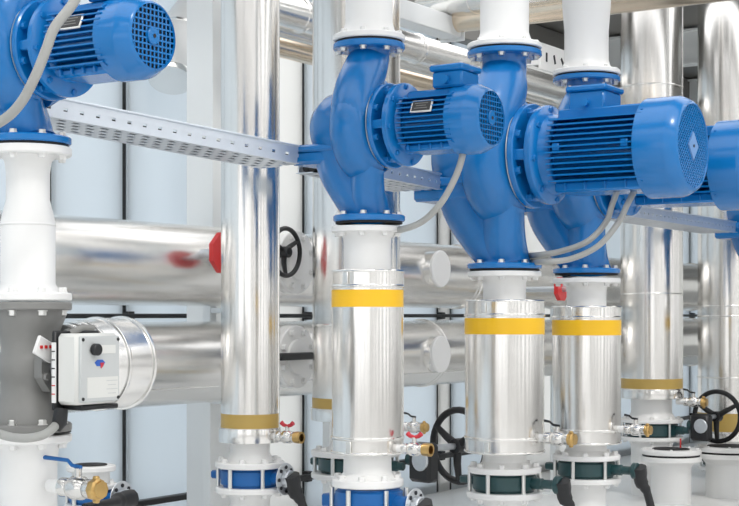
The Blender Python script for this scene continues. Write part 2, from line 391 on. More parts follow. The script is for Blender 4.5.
# ================================================================= PUMPS
def make_pump(loc, label, big):
    S = 1.42 if big else 1.0
    if big: d = dict(fr=.15, ha=.45, ht=.882, nr=.092, xm=.20, xb=.265, xc=.625, xe=.795, mr=.155, cr=.19, gr=.157)
    else: d = dict(fr=.125, ha=loc[3], ht=.624, nr=.072, xm=.15, xb=.175, xc=.362, xe=.4827, mr=.098, cr=.116, gr=.089)
    ha, ht, fr, nr = d['ha'], d['ht'], d['fr'], d['nr']
    t = thing('circulation_pump', label, 'pump', loc[:3], RZ)
    # --- volute casing: spiral sweep of growing section, closed by a dished disc
    RV = .105 * S; mb = MB(); N = 40; pts = []; rad = []
    a0 = R(200)
    for k in range(N + 1):
        f = k / N; a = a0 + f * R(330)
        rr = (.050 + .026 * f) * S
        cr = RV + (.012 + .012 * f) * S
        pts.append((.005 * S, -math.sin(a + R(0)) * cr * 1 , ha + math.cos(a) * cr)); rad.append(rr)
    vol = MB().tube(pts, rad, 24)
    vol.lathe([(0, -.065 * S), (RV * .9, -.062 * S), (RV * 1.2, -.04 * S), (RV * 1.35, 0), (RV * 1.2, .045 * S), (RV * 1.05, .075 * S), (0, .08 * S)], (0, 0, ha), (1, 0, 0), 40)
    v_o = vol.build('volute_casing', 'bluecast', t, ang=50)
    # discharge neck
    npts = [(.008, -.112, ha - .09 * S, .058 * S), (.006, -.116, ha - .02 * S, .068 * S), (.005, -.108, ha + .05 * S, .076 * S), (.005, -.078, ha + .125 * S, .079 * S), (.004, -.034, ha + .19 * S, .077 * S), (0, -.004, ht - .06 * S, nr), (0, 0, ht - .03, nr), (0, 0, ht - .012, nr + .014 * S)]
    np_ = smooth_path([(a * S, b * S, c) for a, b, c, _ in npts], 6)
    rr = [q.x for q in smooth_path([(e, 0, 0) for *_, e in npts], 6)]
    MB().tube(np_, rr, 32).build('discharge_neck', 'bluecast', t, ang=60)
    # suction chamber behind the volute, and the elbow down to the lower flange
    mb = MB().lathe([(0, -.215 * S), (.05 * S, -.21 * S), (.095 * S, -.185 * S), (.125 * S, -.14 * S), (.135 * S, -.09 * S), (.14 * S, -.03 * S), (0, -.02 * S)], (0, 0, ha), (1, 0, 0), 36)
    k = ha / .33
    ep = smooth_path([(-.09 * S, 0, ha + .01), (-.098 * S, 0, ha - .06 * k), (-.09 * S, 0, ha - .135 * k), (-.05 * S, 0, ha - .215 * k), (-.012 * S, 0, .05 * k), (0, 0, .012)], 6)
    n_ = len(ep); er = []
    for i in range(n_):
        f = i / (n_ - 1); er.append(.125 * S * (1 - f) + nr * .98 * f if f < .92 else nr * .98 + (f - .92) / .08 * .014 * S)
    mb.tube(ep, er, 32)
    mb.build('suction_elbow', 'bluecast', t, ang=60)
    sn = smooth_path([(.035 * S, -.045 * S, ha - .13 * k), (.022 * S, -.045 * S, .17 * k), (.012 * S, -.03 * S, .10 * k), (.004 * S, -.008 * S, .045 * k), (0, 0, .014)], 5)
    sr = [q.x for q in smooth_path([(.056 * S, 0, 0), (.058 * S, 0, 0), (.062 * S, 0, 0), (.072 * S if not big else .068 * S, 0, 0), (.095 * S if not big else .084 * S, 0, 0)], 5)]
    MB().tube(sn, sr, 28).build('suction_neck', 'bluecast', t, ang=60)
    # split rib / foot bolted to the cable tray
    f = MB().box((-.15 * S, 0, ha - .10 * k), (.23 if not big else .26, .21 * S, .05 * S), None, .012).box((-.145 * S, 0, ha - .07 * k), (.25 if not big else .28, .235 * S, .026 * S), None, .008).build('foot_bracket', 'blue', t)
    # flanges
    for nm, z0, z1, fl in (('inlet_flange', .004, .026, False), ('outlet_flange', ht - .026, ht - .004, True)):
        f = MB().disc(fr, z0, z1, .004, 48).build(nm, 'blue', t)
        bolts(f, 8, fr * .84, z0 if fl else z1, .0105 * (1.1 if big else 1), flip=fl)
    MB().disc(fr * .93, -.004, .004, .001, 40).build('gasket', 'rubber', t)
    MB().disc(fr * .93, ht - .004, ht + .004, .001, 40).build('gasket', 'rubber', t)
    # casing cover, lantern, motor flange
    xm = d['xm']; rf = .142 * S * (1.0 if not big else .97)
    f = MB().disc(.146 * S, .082 * S, .100 * S, .004, 48, (0, 0, ha), (1, 0, 0)).build('casing_cover', 'blue', t)
    bolts(f, 8, .128 * S, .100 * S, .0105 * S, (0, 0, ha), (1, 0, 0), 'blue')
    MB().lathe([(.12 * S, .079 * S), (.1455 * S, .0795 * S), (.1455 * S, .082 * S), (.12 * S, .0825 * S)], (0, 0, ha), (1, 0, 0), 48).build('seal_ring', 'bolt', t)
    MB().cyl((.08 * S, 0, ha), (xm, 0, ha), .05 * S, 28).build('lantern', 'bluedark', t)  # core painted darker blue for the shade between the lantern ribs
    for k2 in range(5):
        a = 2 * PI * (k2 + .55) / 5; y = math.cos(a); z = math.sin(a)
        MB().box(((.08 * S + xm) / 2, y * .095 * S, ha + z * .095 * S), (xm - .08 * S, .07 * S, .03 * S), Matrix.Rotation(a, 3, 'X'), .004).build('lantern_rib', 'blue', t)
    f = MB().lathe([(0, xm - .012 * S), (rf - .004, xm - .012 * S), (rf, xm - .008 * S), (rf, xm + .006 * S), (rf - .006, xm + .010 * S), (d['mr'] * 1.04, xm + .018 * S), (d['mr'] * .98, d['xb'] + .012), (0, d['xb'] + .014)], (0, 0, ha), (1, 0, 0), 48).build('motor_flange', 'blue', t)
    bolts(f, 8, rf * .9, xm + .008 * S, .009 * S, (0, 0, ha), (1, 0, 0), 'blue', ph=.2)
    # motor body and fins
    xb, xc, xe, mr, crr, gr = d['xb'], d['xc'], d['xe'], d['mr'], d['cr'], d['gr']
    MB().cyl((xb, 0, ha), (xc + .02, 0, ha), mr * .86, 32).build('motor_body', 'blue', t)
    nf = 12 if big else 10; span = mr * .76
    for sd in (-1, 1):
        for k2 in range(nf):
            z = -span + 2 * span * k2 / (nf - 1)
            y0 = math.sqrt(max(0, (mr * .8) ** 2 - z * z)); y1 = math.sqrt((mr * 1.08) ** 2 - (z * .8) ** 2)
            MB().box(((xb + xc) / 2 + .012, sd * (y0 + y1) / 2, ha + z), (xc - xb + .02, y1 - y0 + .02, .0045 * S), None).build('fin', 'blue', t, smooth=False)
    # top and bottom saddles
    MB().box(((xb + xc) / 2 + .01, 0, ha + mr * .90), (xc - xb, mr * 1.05, mr * .32), None, .006).build('top_saddle', 'blue', t)
    sd = MB().box(((xb + xc) / 2 + .01, 0, ha - mr * .90), (xc - xb, mr * 1.45, mr * .26), None, .008).build('foot_pad', 'blue', t)
    for k2 in range(4):
        for s in (-1, 1):
            MB().box((xb + (xc - xb) * (.16 + .23 * k2), s * mr * .735, ha - mr * .89), (.008, .016, mr * .2), None, .002).build('foot_lug', 'blue', sd)
    # fan cover with grille
    MB().lathe([(crr * .97, xc - .001), (crr, xc + .002), (crr, xe - (xe - xc) * (.30 if big else .46)), (crr * .985, xe - (xe - xc) * (.22 if big else .36)), (gr * 1.09, xe - .008), (gr * 1.05, xe - .002), (gr * 1.0, xe), (gr * .985, xe - .006)], (0, 0, ha), (1, 0, 0), 56).build('fan_cover', 'blue', t)
    MB().disc(gr * .99, xe - .03, xe - .025, .001, 40, (0, 0, ha), (1, 0, 0)).build('fan', 'dark', t)  # plain near-black disc painting the shade behind the grille, no blades
    g = MB(); n = 11 if not big else 22; bw = gr * 2 / n * (.29 if not big else .42)
    for k2 in range(1, n):
        p = -gr + 2 * gr * k2 / n; hl = math.sqrt(max(1e-6, gr * gr - p * p)) * .99
        if big:
            c, s_ = math.cos(R(45)), math.sin(R(45))
            g.box((xe - .006, p * c, ha + p * s_), (.003, bw, 2 * hl), Matrix.Rotation(R(45), 3, 'X'))
            g.box((xe - .0055, -p * c, ha + p * s_), (.003, bw, 2 * hl), Matrix.Rotation(R(-45), 3, 'X'))
        else:
            g.box((xe - .006, p, ha), (.003, bw, 2 * hl)); g.box((xe - .0055, 0, ha + p), (.003, 2 * hl, bw))
    g.build('grille', 'blue', t, smooth=False)
    if big:
        w_ = gr * .30; h_ = gr * .34
        e = MB().prism([(w_, 0), (0, h_), (-w_, 0), (0, -h_)], (xe - .002, 0, ha), (0, 1, 0), (0, 0, 1), .006).build('grille_emblem', 'bluelight', t, smooth=False)
        MB().cyl((xe, 0, ha), (xe + .003, 0, ha), .006, 10).build('screw', 'dark', e)
    else:
        e = MB().disc(gr * .27, xe - .008, xe + .002, .002, 28, (0, 0, ha), (1, 0, 0)).build('grille_hub', 'blue', t)
        MB().cyl((xe + .001, 0, ha), (xe + .0035, 0, ha), gr * .065, 10).build('screw', 'dark', e)
        for k2 in range(4):
            a = PI / 4 + k2 * PI / 2
    for k2 in range(4):
        a = PI / 4 + k2 * PI / 2
        MB().cyl((xc + .02, math.cos(a) * (crr - .003), ha + math.sin(a) * (crr - .003)), (xc + .02, math.cos(a) * (crr + .003), ha + math.sin(a) * (crr + .003)), .005, 8).build('screw', 'blue', t)
    # terminal box
    bl, bwd, bh = (.15, .16, .085) if big else (.115, .12, .056)
    bx = .395 if big else .345; zb = ha + mr * (.93 if big else 1.07)
    b = MB().box((bx, 0, zb + bh / 2), (bl, bwd, bh), None, .007).build('terminal_box', 'blue', t)
    MB().box((bx, 0, zb + bh + .010), (bl * 1.12, bwd * 1.14, .022), None, .006).build('lid', 'blue', b)
    for sx in (-1, 1):
        for sy in (-1, 1):
            MB().cyl((bx + sx * bl * .47, sy * bwd * .48, zb + bh + .02), (bx + sx * bl * .47, sy * bwd * .48, zb + bh + .024), .006, 8).build('screw', 'bolt', b)
    MB().cyl((bx, -bwd / 2 - .02, zb + bh * .45), (bx, -bwd / 2 + .01, zb + bh * .45), .015, 14).build('cable_gland', 'blue', b)
    if not big:
        rot = Matrix.Rotation(R(-24), 3, 'X'); cy = -mr * 1.10; cz = ha + mr * .42; cx = .278
        pl = MB().box((cx, cy, cz), (.082, .006, .046), rot, .002).build('nameplate', 'bolt', t)
        pl['label'] = 'dark rating plate in a pale metal rim'
        nrm = Vector((0, -1, 0)); nrm.rotate(rot)
        MB().box((cx, cy + nrm.y * .003, cz + nrm.z * .003), (.070, .004, .035), rot, .001).build('plate_face', 'plate', pl)
        for j in range(3):
            o2 = Vector((0, -.0052, -.009 + .009 * j)); o2.rotate(rot)
            MB().box((cx, cy + o2.y, cz + o2.z), (.05 - .012 * (j % 2), .0015, .002), rot).build('plate_line', 'grey', pl)
    else:
        for fx in (.12, .9):
            MB().box((xb + (xc - xb) * fx, -mr * 1.05, ha + .01), (.03, .02, .03), None, .003).build('fin_lug', 'blue', t)
    return t
M['bluelight'] = mat('pale_blue_emblem', (.16, .32, .62), .35, 0)
def pxy(px, D): q = P(px, 0, D); return q.x, q.y
D1, D2, D3, D4, D5 = 4.37, 5.2, 6.03, 6.69, 8.97
C1, C2, C3, C4, C5 = pxy(28, D1), pxy(369, D2), pxy(504.5, D3), pxy(586.5, D4), pxy(778, D5)
ZB1, ZB2 = P(0, 146, D1).z, P(0, 223, D2).z
ZB3 = H + .181
make_pump((*C1, ZB1, .272), 'small blue pump beside the grey control valve, cable curving across its front', False)
make_pump((*C2, ZB2, .33), 'small blue pump with nameplate over the slim yellow banded pipe, left of big motors', False)
make_pump((*C3, ZB3), 'big blue pump with a diamond on its fan grille and twin grey cables', True)
make_pump((*C4, ZB3), 'big blue pump partly hidden behind the diamond fronted motor', True)
make_pump((*C5, ZB3), 'farthest blue pump at the end of the cable tray', True)

# ================================================================= CABLE TRAYS
def tray(p0, p1, label, cl):
    p0 = Vector(p0); p1 = Vector(p1); d = p1 - p0; L = d.length; rz = math.atan2(d.y, d.x) - PI / 2
    t = thing('cable_tray', label, 'cable tray', p0, 0)
    t.rotation_euler = (math.asin(d.z / L), 0, rz)
    W, Hh, th = .20, .058, .003
    # local: +Y along, +X away on the right (viewer side is +X? both sides are built)
    bottom = MB(); pitch = .05; n = int(L / pitch)
    # perforated bottom: longitudinal strips and cross bridges, leaving real slots
    rows = 4; sw = W / rows
    for r_ in range(rows + 1):
        bottom.box((-W / 2 + r_ * sw, L / 2, 0), (sw * .52, L, th))
    for r_ in range(rows):
        off = (r_ % 2) * pitch / 2
        for k in range(n + 1):
            y = k * pitch + off
            if y < L - .02: bottom.box((-W / 2 + (r_ + .5) * sw, y + .012, 0), (sw * .5, .024, th))
    bottom.build('perforated_base', 'tray', t, smooth=False)
    for s in (-1, 1):
        side = MB()
        # web with a row of slots: lower strip, upper strip, posts between
        side.box((s * W / 2, L / 2, .012), (th, L, .024))
        side.box((s * W / 2, L / 2, .0475), (th, L, .027))
        k = 0; y = 0
        while y < L:
            side.box((s * W / 2, min(y + .021, L - .005), .029), (th, .042, .012)); y += .056
        side.box((s * (W / 2 + .005), L / 2, Hh + .003), (.012, L, .006), None, .0015)
        side.build('side_rail', 'tray', t, smooth=False)
    for k in range(6):  # black cables added so the slots in the base look dark
        x = -.075 + k * .03
        cb = MB().tube([(x, .01, .018), (x + .003, L * .3, .019), (x - .003, L * .7, .018), (x, L - .01, .018)], .0145, 8).build('slot_darkening_cable', 'rubber')
        cb.location = t.location; cb.rotation_euler = t.rotation_euler
        tag(cb, 'added black cable darkening the slots of ' + cl, 'cable', 'added black cables darkening ' + cl)
    return t
zt = P(302, 169, 5.36).z
fa = -0.2875
pA = Vector((C1[0], C1[1], 0)) + A * -.24 + V * .125; pA.z = 1.868; pB = Vector((C2[0], C2[1], 0)) + A * -.29; pB = Vector((pB.x, pB.y, zt))
tray(pA, pB + V * -.125, 'galvanised cable tray spanning from the grey valve pump to the next one', 'the tray by the grey valve pump')
pC = Vector((C3[0], C3[1], 0)) + A * -.30; pC = Vector((pC.x, pC.y, zt - .02))
tray(pB + V * .125, pC + V * -.175, 'short galvanised cable tray between the small and the big pumps', 'the short tray between small and big pumps')
pD = Vector((C4[0], C4[1], 0)) + A * -.30; pD = Vector((pD.x, pD.y, zt - .02))
pE = Vector((C5[0], C5[1], 0)) + A * -.30; pE = Vector((pE.x, pE.y, zt - .03))
tray(pD + V * .2, pE + V * -.18, 'galvanised cable tray running to the farthest pump', 'the tray reaching the farthest pump')

# ================================================================= RISERS UNDER AND OVER THE PUMPS
def jring(t, name, r, z, m='jacket', hgt=.012, n=56):
    return MB().lathe([(r - .002, z - hgt / 2), (r + .003, z - hgt / 2), (r + .0045, z - hgt * .2), (r + .0045, z + hgt * .2), (r + .003, z + hgt / 2), (r - .002, z + hgt / 2)], n=n).build(name, m, t)
def band(t, r, z0, z1, m): return MB().lathe([(r, z0), (r + .0016, z0), (r + .0016, z1), (r, z1)], n=56).build('colour_band', m, t)
def clasp(t, r, z, ang, hgt):
    a = R(ang); return MB().box((math.cos(a) * (r + .005), math.sin(a) * (r + .005), z), (.008, .02, hgt), Matrix.Rotation(a, 3, 'Z'), .002).build('clasp', 'bolt', t)
def wflange(t, z0, z1, r, n=8, up=None, m='white', sz=.011, name='flange'):
    f = MB().disc(r, z0, z1, .004, 48).build(name, m, t)
    if up is not None: bolts(f, n, r * .84, z1 if up else z0, sz, m='bolt' if m != 'white' else 'white', flip=not up)
    return f
def pump_riser(c, D, label, ys, flr, nr, jr):
    """ys: flange top, neck top, jacket top, band top, band bottom, ring, jacket bottom, lower flange top, lower flange bottom (px rows)"""
    Z = [H + (HY - y) / F * D for y in ys]; z0 = Z[8]
    t = thing('insulated_pipe', label, 'pipe', (*c, z0), RZ)
    z = [q - z0 for q in Z]
    wflange(t, z[0] - .026, z[0] - .004, flr, 8, False)
    MB().lathe([(nr * 1.2, z[0] - .026), (nr * 1.02, z[0] - .045), (nr, z[0] - .07), (nr, z[2] - .02)], n=40).build('neck', 'white', t)
    MB().lathe([(nr * .9, z[2] - .004), (jr - .004, z[2]), (jr, z[2] - .004), (jr, z[6] + .004), (jr - .004, z[6]), (nr * .9, z[6])], n=64).build('jacket', 'jacket', t)
    jring(t, 'upper_bead', jr, z[3] + .012); jring(t, 'lower_bead', jr, z[5]); jring(t, 'rim', jr, z[2] - .006, hgt=.008); jring(t, 'rim', jr, z[6] + .006, hgt=.008)
    band(t, jr, z[4], z[3], 'yellow')
    clasp(t, jr, (z[2] + z[3]) / 2 + .005, -125 + 33, .04); clasp(t, jr, (z[5] + z[6]) / 2, -120 + 33, .04)
    MB().lathe([(jr + .001, z[6] + .002), (jr + .001, z[2])], n=4)
    MB().box((math.cos(R(38)) * jr, math.sin(R(38)) * jr, (z[2] + z[6]) / 2), (.004, .018, z[2] - z[6] - .02), Matrix.Rotation(R(38), 3, 'Z'), .001).build('lap_seam', 'jacket', t)
    MB().lathe([(nr, z[6] + .01), (nr * 1.03, z[7] + .02), (nr * 1.25, z[7]), (nr * 1.25, z[7] - .004)], n=40).build('lower_neck', 'white', t)
    wflange(t, 0.0, z[7], flr, 8, True, sz=.013, name='lower_flange')
    return t
def butterfly(c, zc, h, r, label, m, rz=RZ, lever='lever', leverdir=(.35, -.93), stem=.17, n=6, disc=False):
    """wafer valve centred on height zc, height h, flange radius r; stem along local +X"""
    t = thing('butterfly_valve', label, 'valve', (c[0], c[1], zc - h / 2), rz)
    br = r * .84
    MB().lathe([(0, 0), (br * .92, 0), (br * .92, .006), (br, .012), (br, h - .012), (br * .92, h - .006), (br * .92, h), (0, h)], n=44).build('body', m, t)
    for k in range(n):
        a = 2 * PI * (k + .5) / n
        MB().cyl((math.cos(a) * r * .92, math.sin(a) * r * .92, .0), (math.cos(a) * r * .92, math.sin(a) * r * .92, h), .0085, 8).build('tie_rod', 'bolt', t)
    MB().box((-br - .03, 0, h / 2), (.08, .045, h * .42), None, .006).build('lug', m, t)
    MB().cyl((br * .9, 0, h / 2), (r + .02, 0, h / 2), h * .3, 20, .003).build('neck', m, t)
    xe = r + stem
    MB().cyl((r + .015, 0, h / 2), (xe, 0, h / 2), h * .24, 18, .003).build('stem', m, t)
    if lever == 'lever':
        MB().disc(.036, -.012, .014, .004, 28, (xe, 0, h / 2), (1, 0, 0)).build('lever_head', m if not disc else 'steel', t)
        if disc:
            dp = MB().lathe([(.024, 0), (.062, 0), (.064, .002), (.062, .004), (.024, .004), (.024, 0)], (xe - .015, 0, h / 2), (1, 0, 0), 32).build('notch_disc', 'steel', t)
            for k in range(8):
                a = 2 * PI * k / 8
                MB().cyl((xe - .0125, math.cos(a) * .047, h / 2 + math.sin(a) * .047), (xe - .008, math.cos(a) * .047, h / 2 + math.sin(a) * .047), .0075, 10).build('notch', 'dark', dp)
        dy, dz = leverdir; p0 = Vector((xe + .02, 0, h / 2)); d = Vector((0, dy, dz)).normalized()
        MB().tube(smooth_path([p0 - d * .02, p0 + d * .05, p0 + d * .1 + Vector((.02, 0, 0)), p0 + d * .2 + Vector((.03, 0, 0)), p0 + d * .26 + Vector((.03, 0, 0))], 4), [.034] * 3 + [.030] * 3 + [.023] * 2 + [.018] * 4 + [.019] * 5, 10).build('lever', 'black', t)
        MB().cyl((xe + .03, 0, h / 2), (xe + .05, 0, h / 2), .009, 10).build('lever_bolt', 'bolt', t)
    return t
def lower_pipe(c, ztop, r, pr, label, z0=0.0):
    t = thing('support_pipe', label, 'pipe', (*c, z0), RZ)
    wflange(t, ztop - .024 - z0, ztop - z0, r, 8, False, sz=.013, name='top_flange')
    MB().lathe([(pr * 1.2, ztop - .024 - z0), (pr * 1.02, ztop - .05 - z0), (pr, ztop - .08 - z0), (pr, .02)], n=36).build('pipe', 'white', t)
    MB().disc(r, 0, .022, .003, 40).build('foot_flange', 'white', t)
    return t
def over_riser(c, z0, r, nr, top, label, flare=1.0):
    t = thing('white_pipe', label, 'pipe', (*c, z0), RZ)
    f = MB().disc(r * 1.0, .004, .026, .004, 48).build('flange', 'white', t); bolts(f, 8, r * .84, .026, .0105, m='white')
    MB().lathe([(nr * 1.25, .026), (nr * 1.08, .045), (nr * 1.0, .07), (nr * 1.0, .2), (nr * flare, .32), (nr * flare, top - z0)], n=44).build('pipe', 'white', t)
    return t
# columns of pumps 2, 3, 4
pump_riser(pxy(367.5, D2), D2, 'silver clad pipe with yellow band under the small nameplate pump', [225.5, 236, 270, 290, 307, 437, 453, 478, 486], .125, .082, .1235)
butterfly(C2, H + (HY - 503) / F * D2, .11, .14, 'blue butterfly valve under the slim yellow banded pipe', 'bluedark', stem=.06, disc=True)
lower_pipe(C2, H + (HY - 503) / F * D2 - .055, .14, .08, 'white pipe foot below the blue valve under the slim yellow banded pipe')
pump_riser(C3, D3, 'silver clad pipe with yellow band under the big diamond grille pump', [270.5, 278, 300, 318, 334, 437, 452, 466, 472], .148, .086, .159)
zc3 = H + (HY - 481.5) / F * D3
butterfly(C3, zc3, .076, .152, 'dark green butterfly valve beside the large black handwheel, lever hanging down', 'green', stem=.085)
lower_pipe(C3, zc3 - .038, .152, .085, 'white pipe foot under the green valve beside the black handwheel')
pump_riser(C4, D4, 'silver clad pipe with yellow band and paler reflections under the half hidden pump', [277.5, 285, 306, 320, 335, 429, 443, 454, 459], .15, .088, .152)
zc4 = H + (HY - 468) / F * D4
butterfly(C4, zc4, .078, .152, 'dark green butterfly valve under the half hidden pump, lever hanging down', 'green', stem=.08)
lower_pipe(C4, zc4 - .039, .152, .085, 'white pipe foot under the rear green lever valve')
over_riser(C2, ZB2 + .624, .125, .082, CZ, 'white pipe rising from the small nameplate pump')
over_riser(C3, ZB3 + .882, .15, .098, CZ, 'white pipe rising from the big diamond grille pump', 1.12)
over_riser(C4, ZB3 + .882, .15, .098, CZ, 'white pipe rising from the half hidden big pump', 1.1)
over_riser(C1, ZB1 + .624, .125, .082, CZ, 'white pipe rising from the pump above the grey control valve')
over_riser(C5, ZB3 + .882, .15, .098, CZ, 'white pipe rising from the farthest pump')
pump_riser(C5, D5, 'silver clad pipe with yellow band under the farthest pump', [285, 291, 306, 318, 330, 405, 415, 424, 428], .15, .088, .152)
zz = H + (HY - 428) / F * D5
lower_pipe(C5, zz, .152, .085, 'white pipe foot under the farthest pump')

# column of pump 1: white reducer, grey control valve, white foot
zf = [H + (HY - y) / F * D1 for y in (148, 160, 200, 222, 293, 301)]
t = thing('white_pipe', 'white reducer pipe between the first blue pump and the grey control valve', 'pipe', (*C1, zf[5]), RZ)
o = zf[5]
wflange(t, ZB1 - .030 - o, ZB1 - .004 - o, .126, 8, False)
MB().lathe([(.082, ZB1 - .030 - o), (.068, ZB1 - .045 - o), (.063, ZB1 - .08 - o), (.063, zf[2] - o), (.079, zf[3] - o), (.079, .05), (.09, .03), (.098, .024)], n=44).build('pipe', 'white', t)
MB().lathe([(.0795, zf[3] - .012 - o), (.081, zf[3] - .008 - o), (.0795, zf[3] - .004 - o)], n=44).build('weld_bead', 'white', t)
wflange(t, .0, .024, .126, 8, True, sz=.013, name='lower_flange')
zv0, zv1 = H + (HY - 431) / F * D1, zf[5] - .003
t = thing('control_valve', 'grey cast iron three way control valve with a boxed actuator', 'valve', (*C1, zv0), RZ)
hv = zv1 - zv0; mid = hv / 2
for nm, z0, z1, up in (('upper_flange', hv - .024, hv, False), ('lower_flange', 0, .024, True)):
    wflange(t, z0, z1, .126, 8, up, 'grey', .013, nm)
MB().lathe([(.112, .024), (.108, .045), (.096, .075), (.080, .11), (.078, mid - .045), (.088, mid - .028), (.093, mid), (.088, mid + .028), (.078, mid + .045), (.080, hv - .11), (.096, hv - .075), (.108, hv - .045), (.112, hv - .024)], n=44).build('body', 'grey', t, ang=60)
MB().disc(.124, -.004, .0, .001, 40).build('gasket', 'rubber', t)
bo = MB().prism([(.062 * math.cos(PI / 8 + k * PI / 4), .075 * math.sin(PI / 8 + k * PI / 4)) for k in range(8)], (.098, 0, mid), (0, 1, 0), (0, 0, 1), .03).build('cover_plate', 'grey', t)
bolts(bo, 6, .052, .113, .011, (0, 0, mid), (1, 0, 0), 'grey')
MB().cyl((.10, 0, mid), (.19, 0, mid), .026, 20).build('shaft_housing', 'steel', t)
# side port
MB().cyl((0, .06, mid), (0, .14, mid), .088, 36).build('side_port', 'grey', t)
f = MB().disc(.122, .125, .147, .003, 44, (0, 0, mid), (0, 1, 0)).build('side_flange', 'grey', t); bolts(f, 8, .105, .125, .012, (0, 0, mid), (0, 1, 0), flip=True)
# actuator
t = thing('valve_actuator', 'pale grey boxed actuator with a dark knob and small emblem, on the grey valve', 'actuator', (*C1, zv0 + mid), RZ)
ax0, ay, az = .165, .018, -.002
bk = MB().box((ax0 + .008, ay, az - .005), (.016, .18, .225), None, .004).build('back_plate', 'black', t)
hs = MB().box((ax0 + .055, ay, az), (.08, .172, .20), None, .010).build('housing', 'beige', t)
fc = MB().box((ax0 + .098, ay, az), (.012, .158, .186), None, .003).build('front_cover', 'greybox', t)
xf = ax0 + .104
kn = MB().cyl((xf, ay - .028, az + .055), (xf + .02, ay - .028, az + .055), .017, 20, .003).build('knob', 'black', fc)
MB().prism([(-.03, -.012), (-.015, .012), (.05, .012), (.05, -.012)], (xf, ay + .01, az + .055), (0, 1, 0), (0, 0, 1), .003).build('knob_recess', 'beige', fc)
MB().prism([(-.021, .002), (-.01, .010), (.01, .010), (.021, .002), (.012, -.008), (-.012, -.008)], (xf + .0005, ay - .004, az + .016), (0, 1, 0), (0, 0, 1), .002).build('emblem_upper', 'emblue', fc)
MB().prism([(-.002, .004), (.014, .005), (.010, -.005), (.002, -.012)], (xf + .0015, ay - .002, az + .013), (0, 1, 0), (0, 0, 1), .002).build('emblem_lower', 'emred', fc)
MB().box((xf, ay + .008, az - .052), (.002, .126, .058), None).build('data_label', 'beige', fc)
for k in range(4): MB().box((xf + .001, ay + .045, az - .034 - k * .012), (.0012, .045 - .012 * (k % 2), .002), None).build('print_line', 'greybox', fc)
for sy in (-1, 1):
    for sz in (-1, 1): MB().cyl((xf - .002, ay + sy * .071, az + sz * .083), (xf + .002, ay + sy * .071, az + sz * .083), .005, 10).build('screw', 'black', fc)
sp = MB().box((ax0 + .012, ay - .091, az - .01), (.014, .004, .17), None).build('scale_strip', 'white', t)
for k in range(6): MB().box((ax0 + .012, ay - .0935, az - .07 + k * .024), (.012, .002, .003), None).build('scale_mark', 'red' if k < 2 else 'black', sp)
MB().tube([(ax0 + .02, ay - .03, az + .10), (ax0 + .045, ay - .01, az + .118), (ax0 + .06, ay + .02, az + .115)], [.012, .010, .008], 10).build('pointer', 'grey', t)
MB().box((ax0 - .03, ay - .085, az + .055), (.012, .075, .055), Matrix.Rotation(R(-25), 3, 'X'), .003).build('indicator_plate', 'white', t)
for k in range(3): MB().box((ax0 - .023, ay - .105 + k * .018, az + .062), (.004, .009, .009), None).build('indicator_mark', 'red', t)
MB().tube([(ax0 + .02, ay - .07, az - .11), (ax0 + .018, ay - .075, az - .15), (ax0 + .008, ay - .08, az - .168)], [.02, .022, .016], 12).build('cable_gland', 'black', t)
MB().box((ax0 + .05, ay + .02, az - .109), (.07, .15, .014), None, .003).build('base_tray', 'black', t)
# cable from actuator
g0 = Vector((*C1, zv0 + mid)) + A * (ax0 + .01) + V * (ay - .079) + Vector((0, 0, az - .155))
pts = [g0, P(50, 431, 4.17), P(38, 436.5, 4.14), P(20, 438, 4.13), P(0, 434, 4.14), P(-30, 420, 4.15), P(-60, 395, 4.2)]
tag(MB().tube(smooth_path(pts, 6), .0125, 12).build('actuator_cable', 'conduit'), 'grey cable looping from the actuator below the grey valve', 'cable')
# insulated stub from the side port
t = thing('insulated_stub', 'short silver clad pipe stub on the side port behind the boxed actuator', 'pipe', (*C1, zv0 + mid), RZ)
MB().lathe([(.06, .16), (.118, .16), (.121, .163), (.128, .20), (.138, .27), (.141, .30), (.141, .40), (.1, .405)], (0, 0, 0), (0, 1, 0), 56).build('jacket', 'jacketh', t)
for d, r in ((.175, .124), (.215, .130), (.285, .141), (.395, .143)):
    MB().lathe([(r - .004, -.008), (r + .003, -.006), (r + .0045, 0), (r + .003, .006), (r - .004, .008)], (0, d, 0), (0, 1, 0), 56).build('bead', 'jacketh', t)
MB().cyl((0, .147, 0), (0, .17, 0), .075, 28).build('shaded_pipe_end', 'dark', t)  # near-black colour paints the shade inside the jacket's open end
MB().tube(smooth_path([(0, .36, 0), (-.02, .44, 0), (-.12, .5, 0), (-.3, .5, 0), (-1.01, .5, 0)], 5), .09, 28).build('elbow', 'jacketh', t)
# white foot pipe
zl = zv0 - .006
t = thing('white_pipe', 'white pipe standing below the grey control valve', 'pipe', (*C1, 0), RZ)
wflange(t, zl - .026, zl - .002, .126, 8, False, sz=.013, name='upper_flange')
MB().lathe([(.1, zl - .026), (.088, zl - .05), (.084, zl - .08), (.084, .04), (.1, .022)], n=40).build('pipe', 'white', t)
wflange(t, 0, .022, .126, 8, True, name='foot_flange')
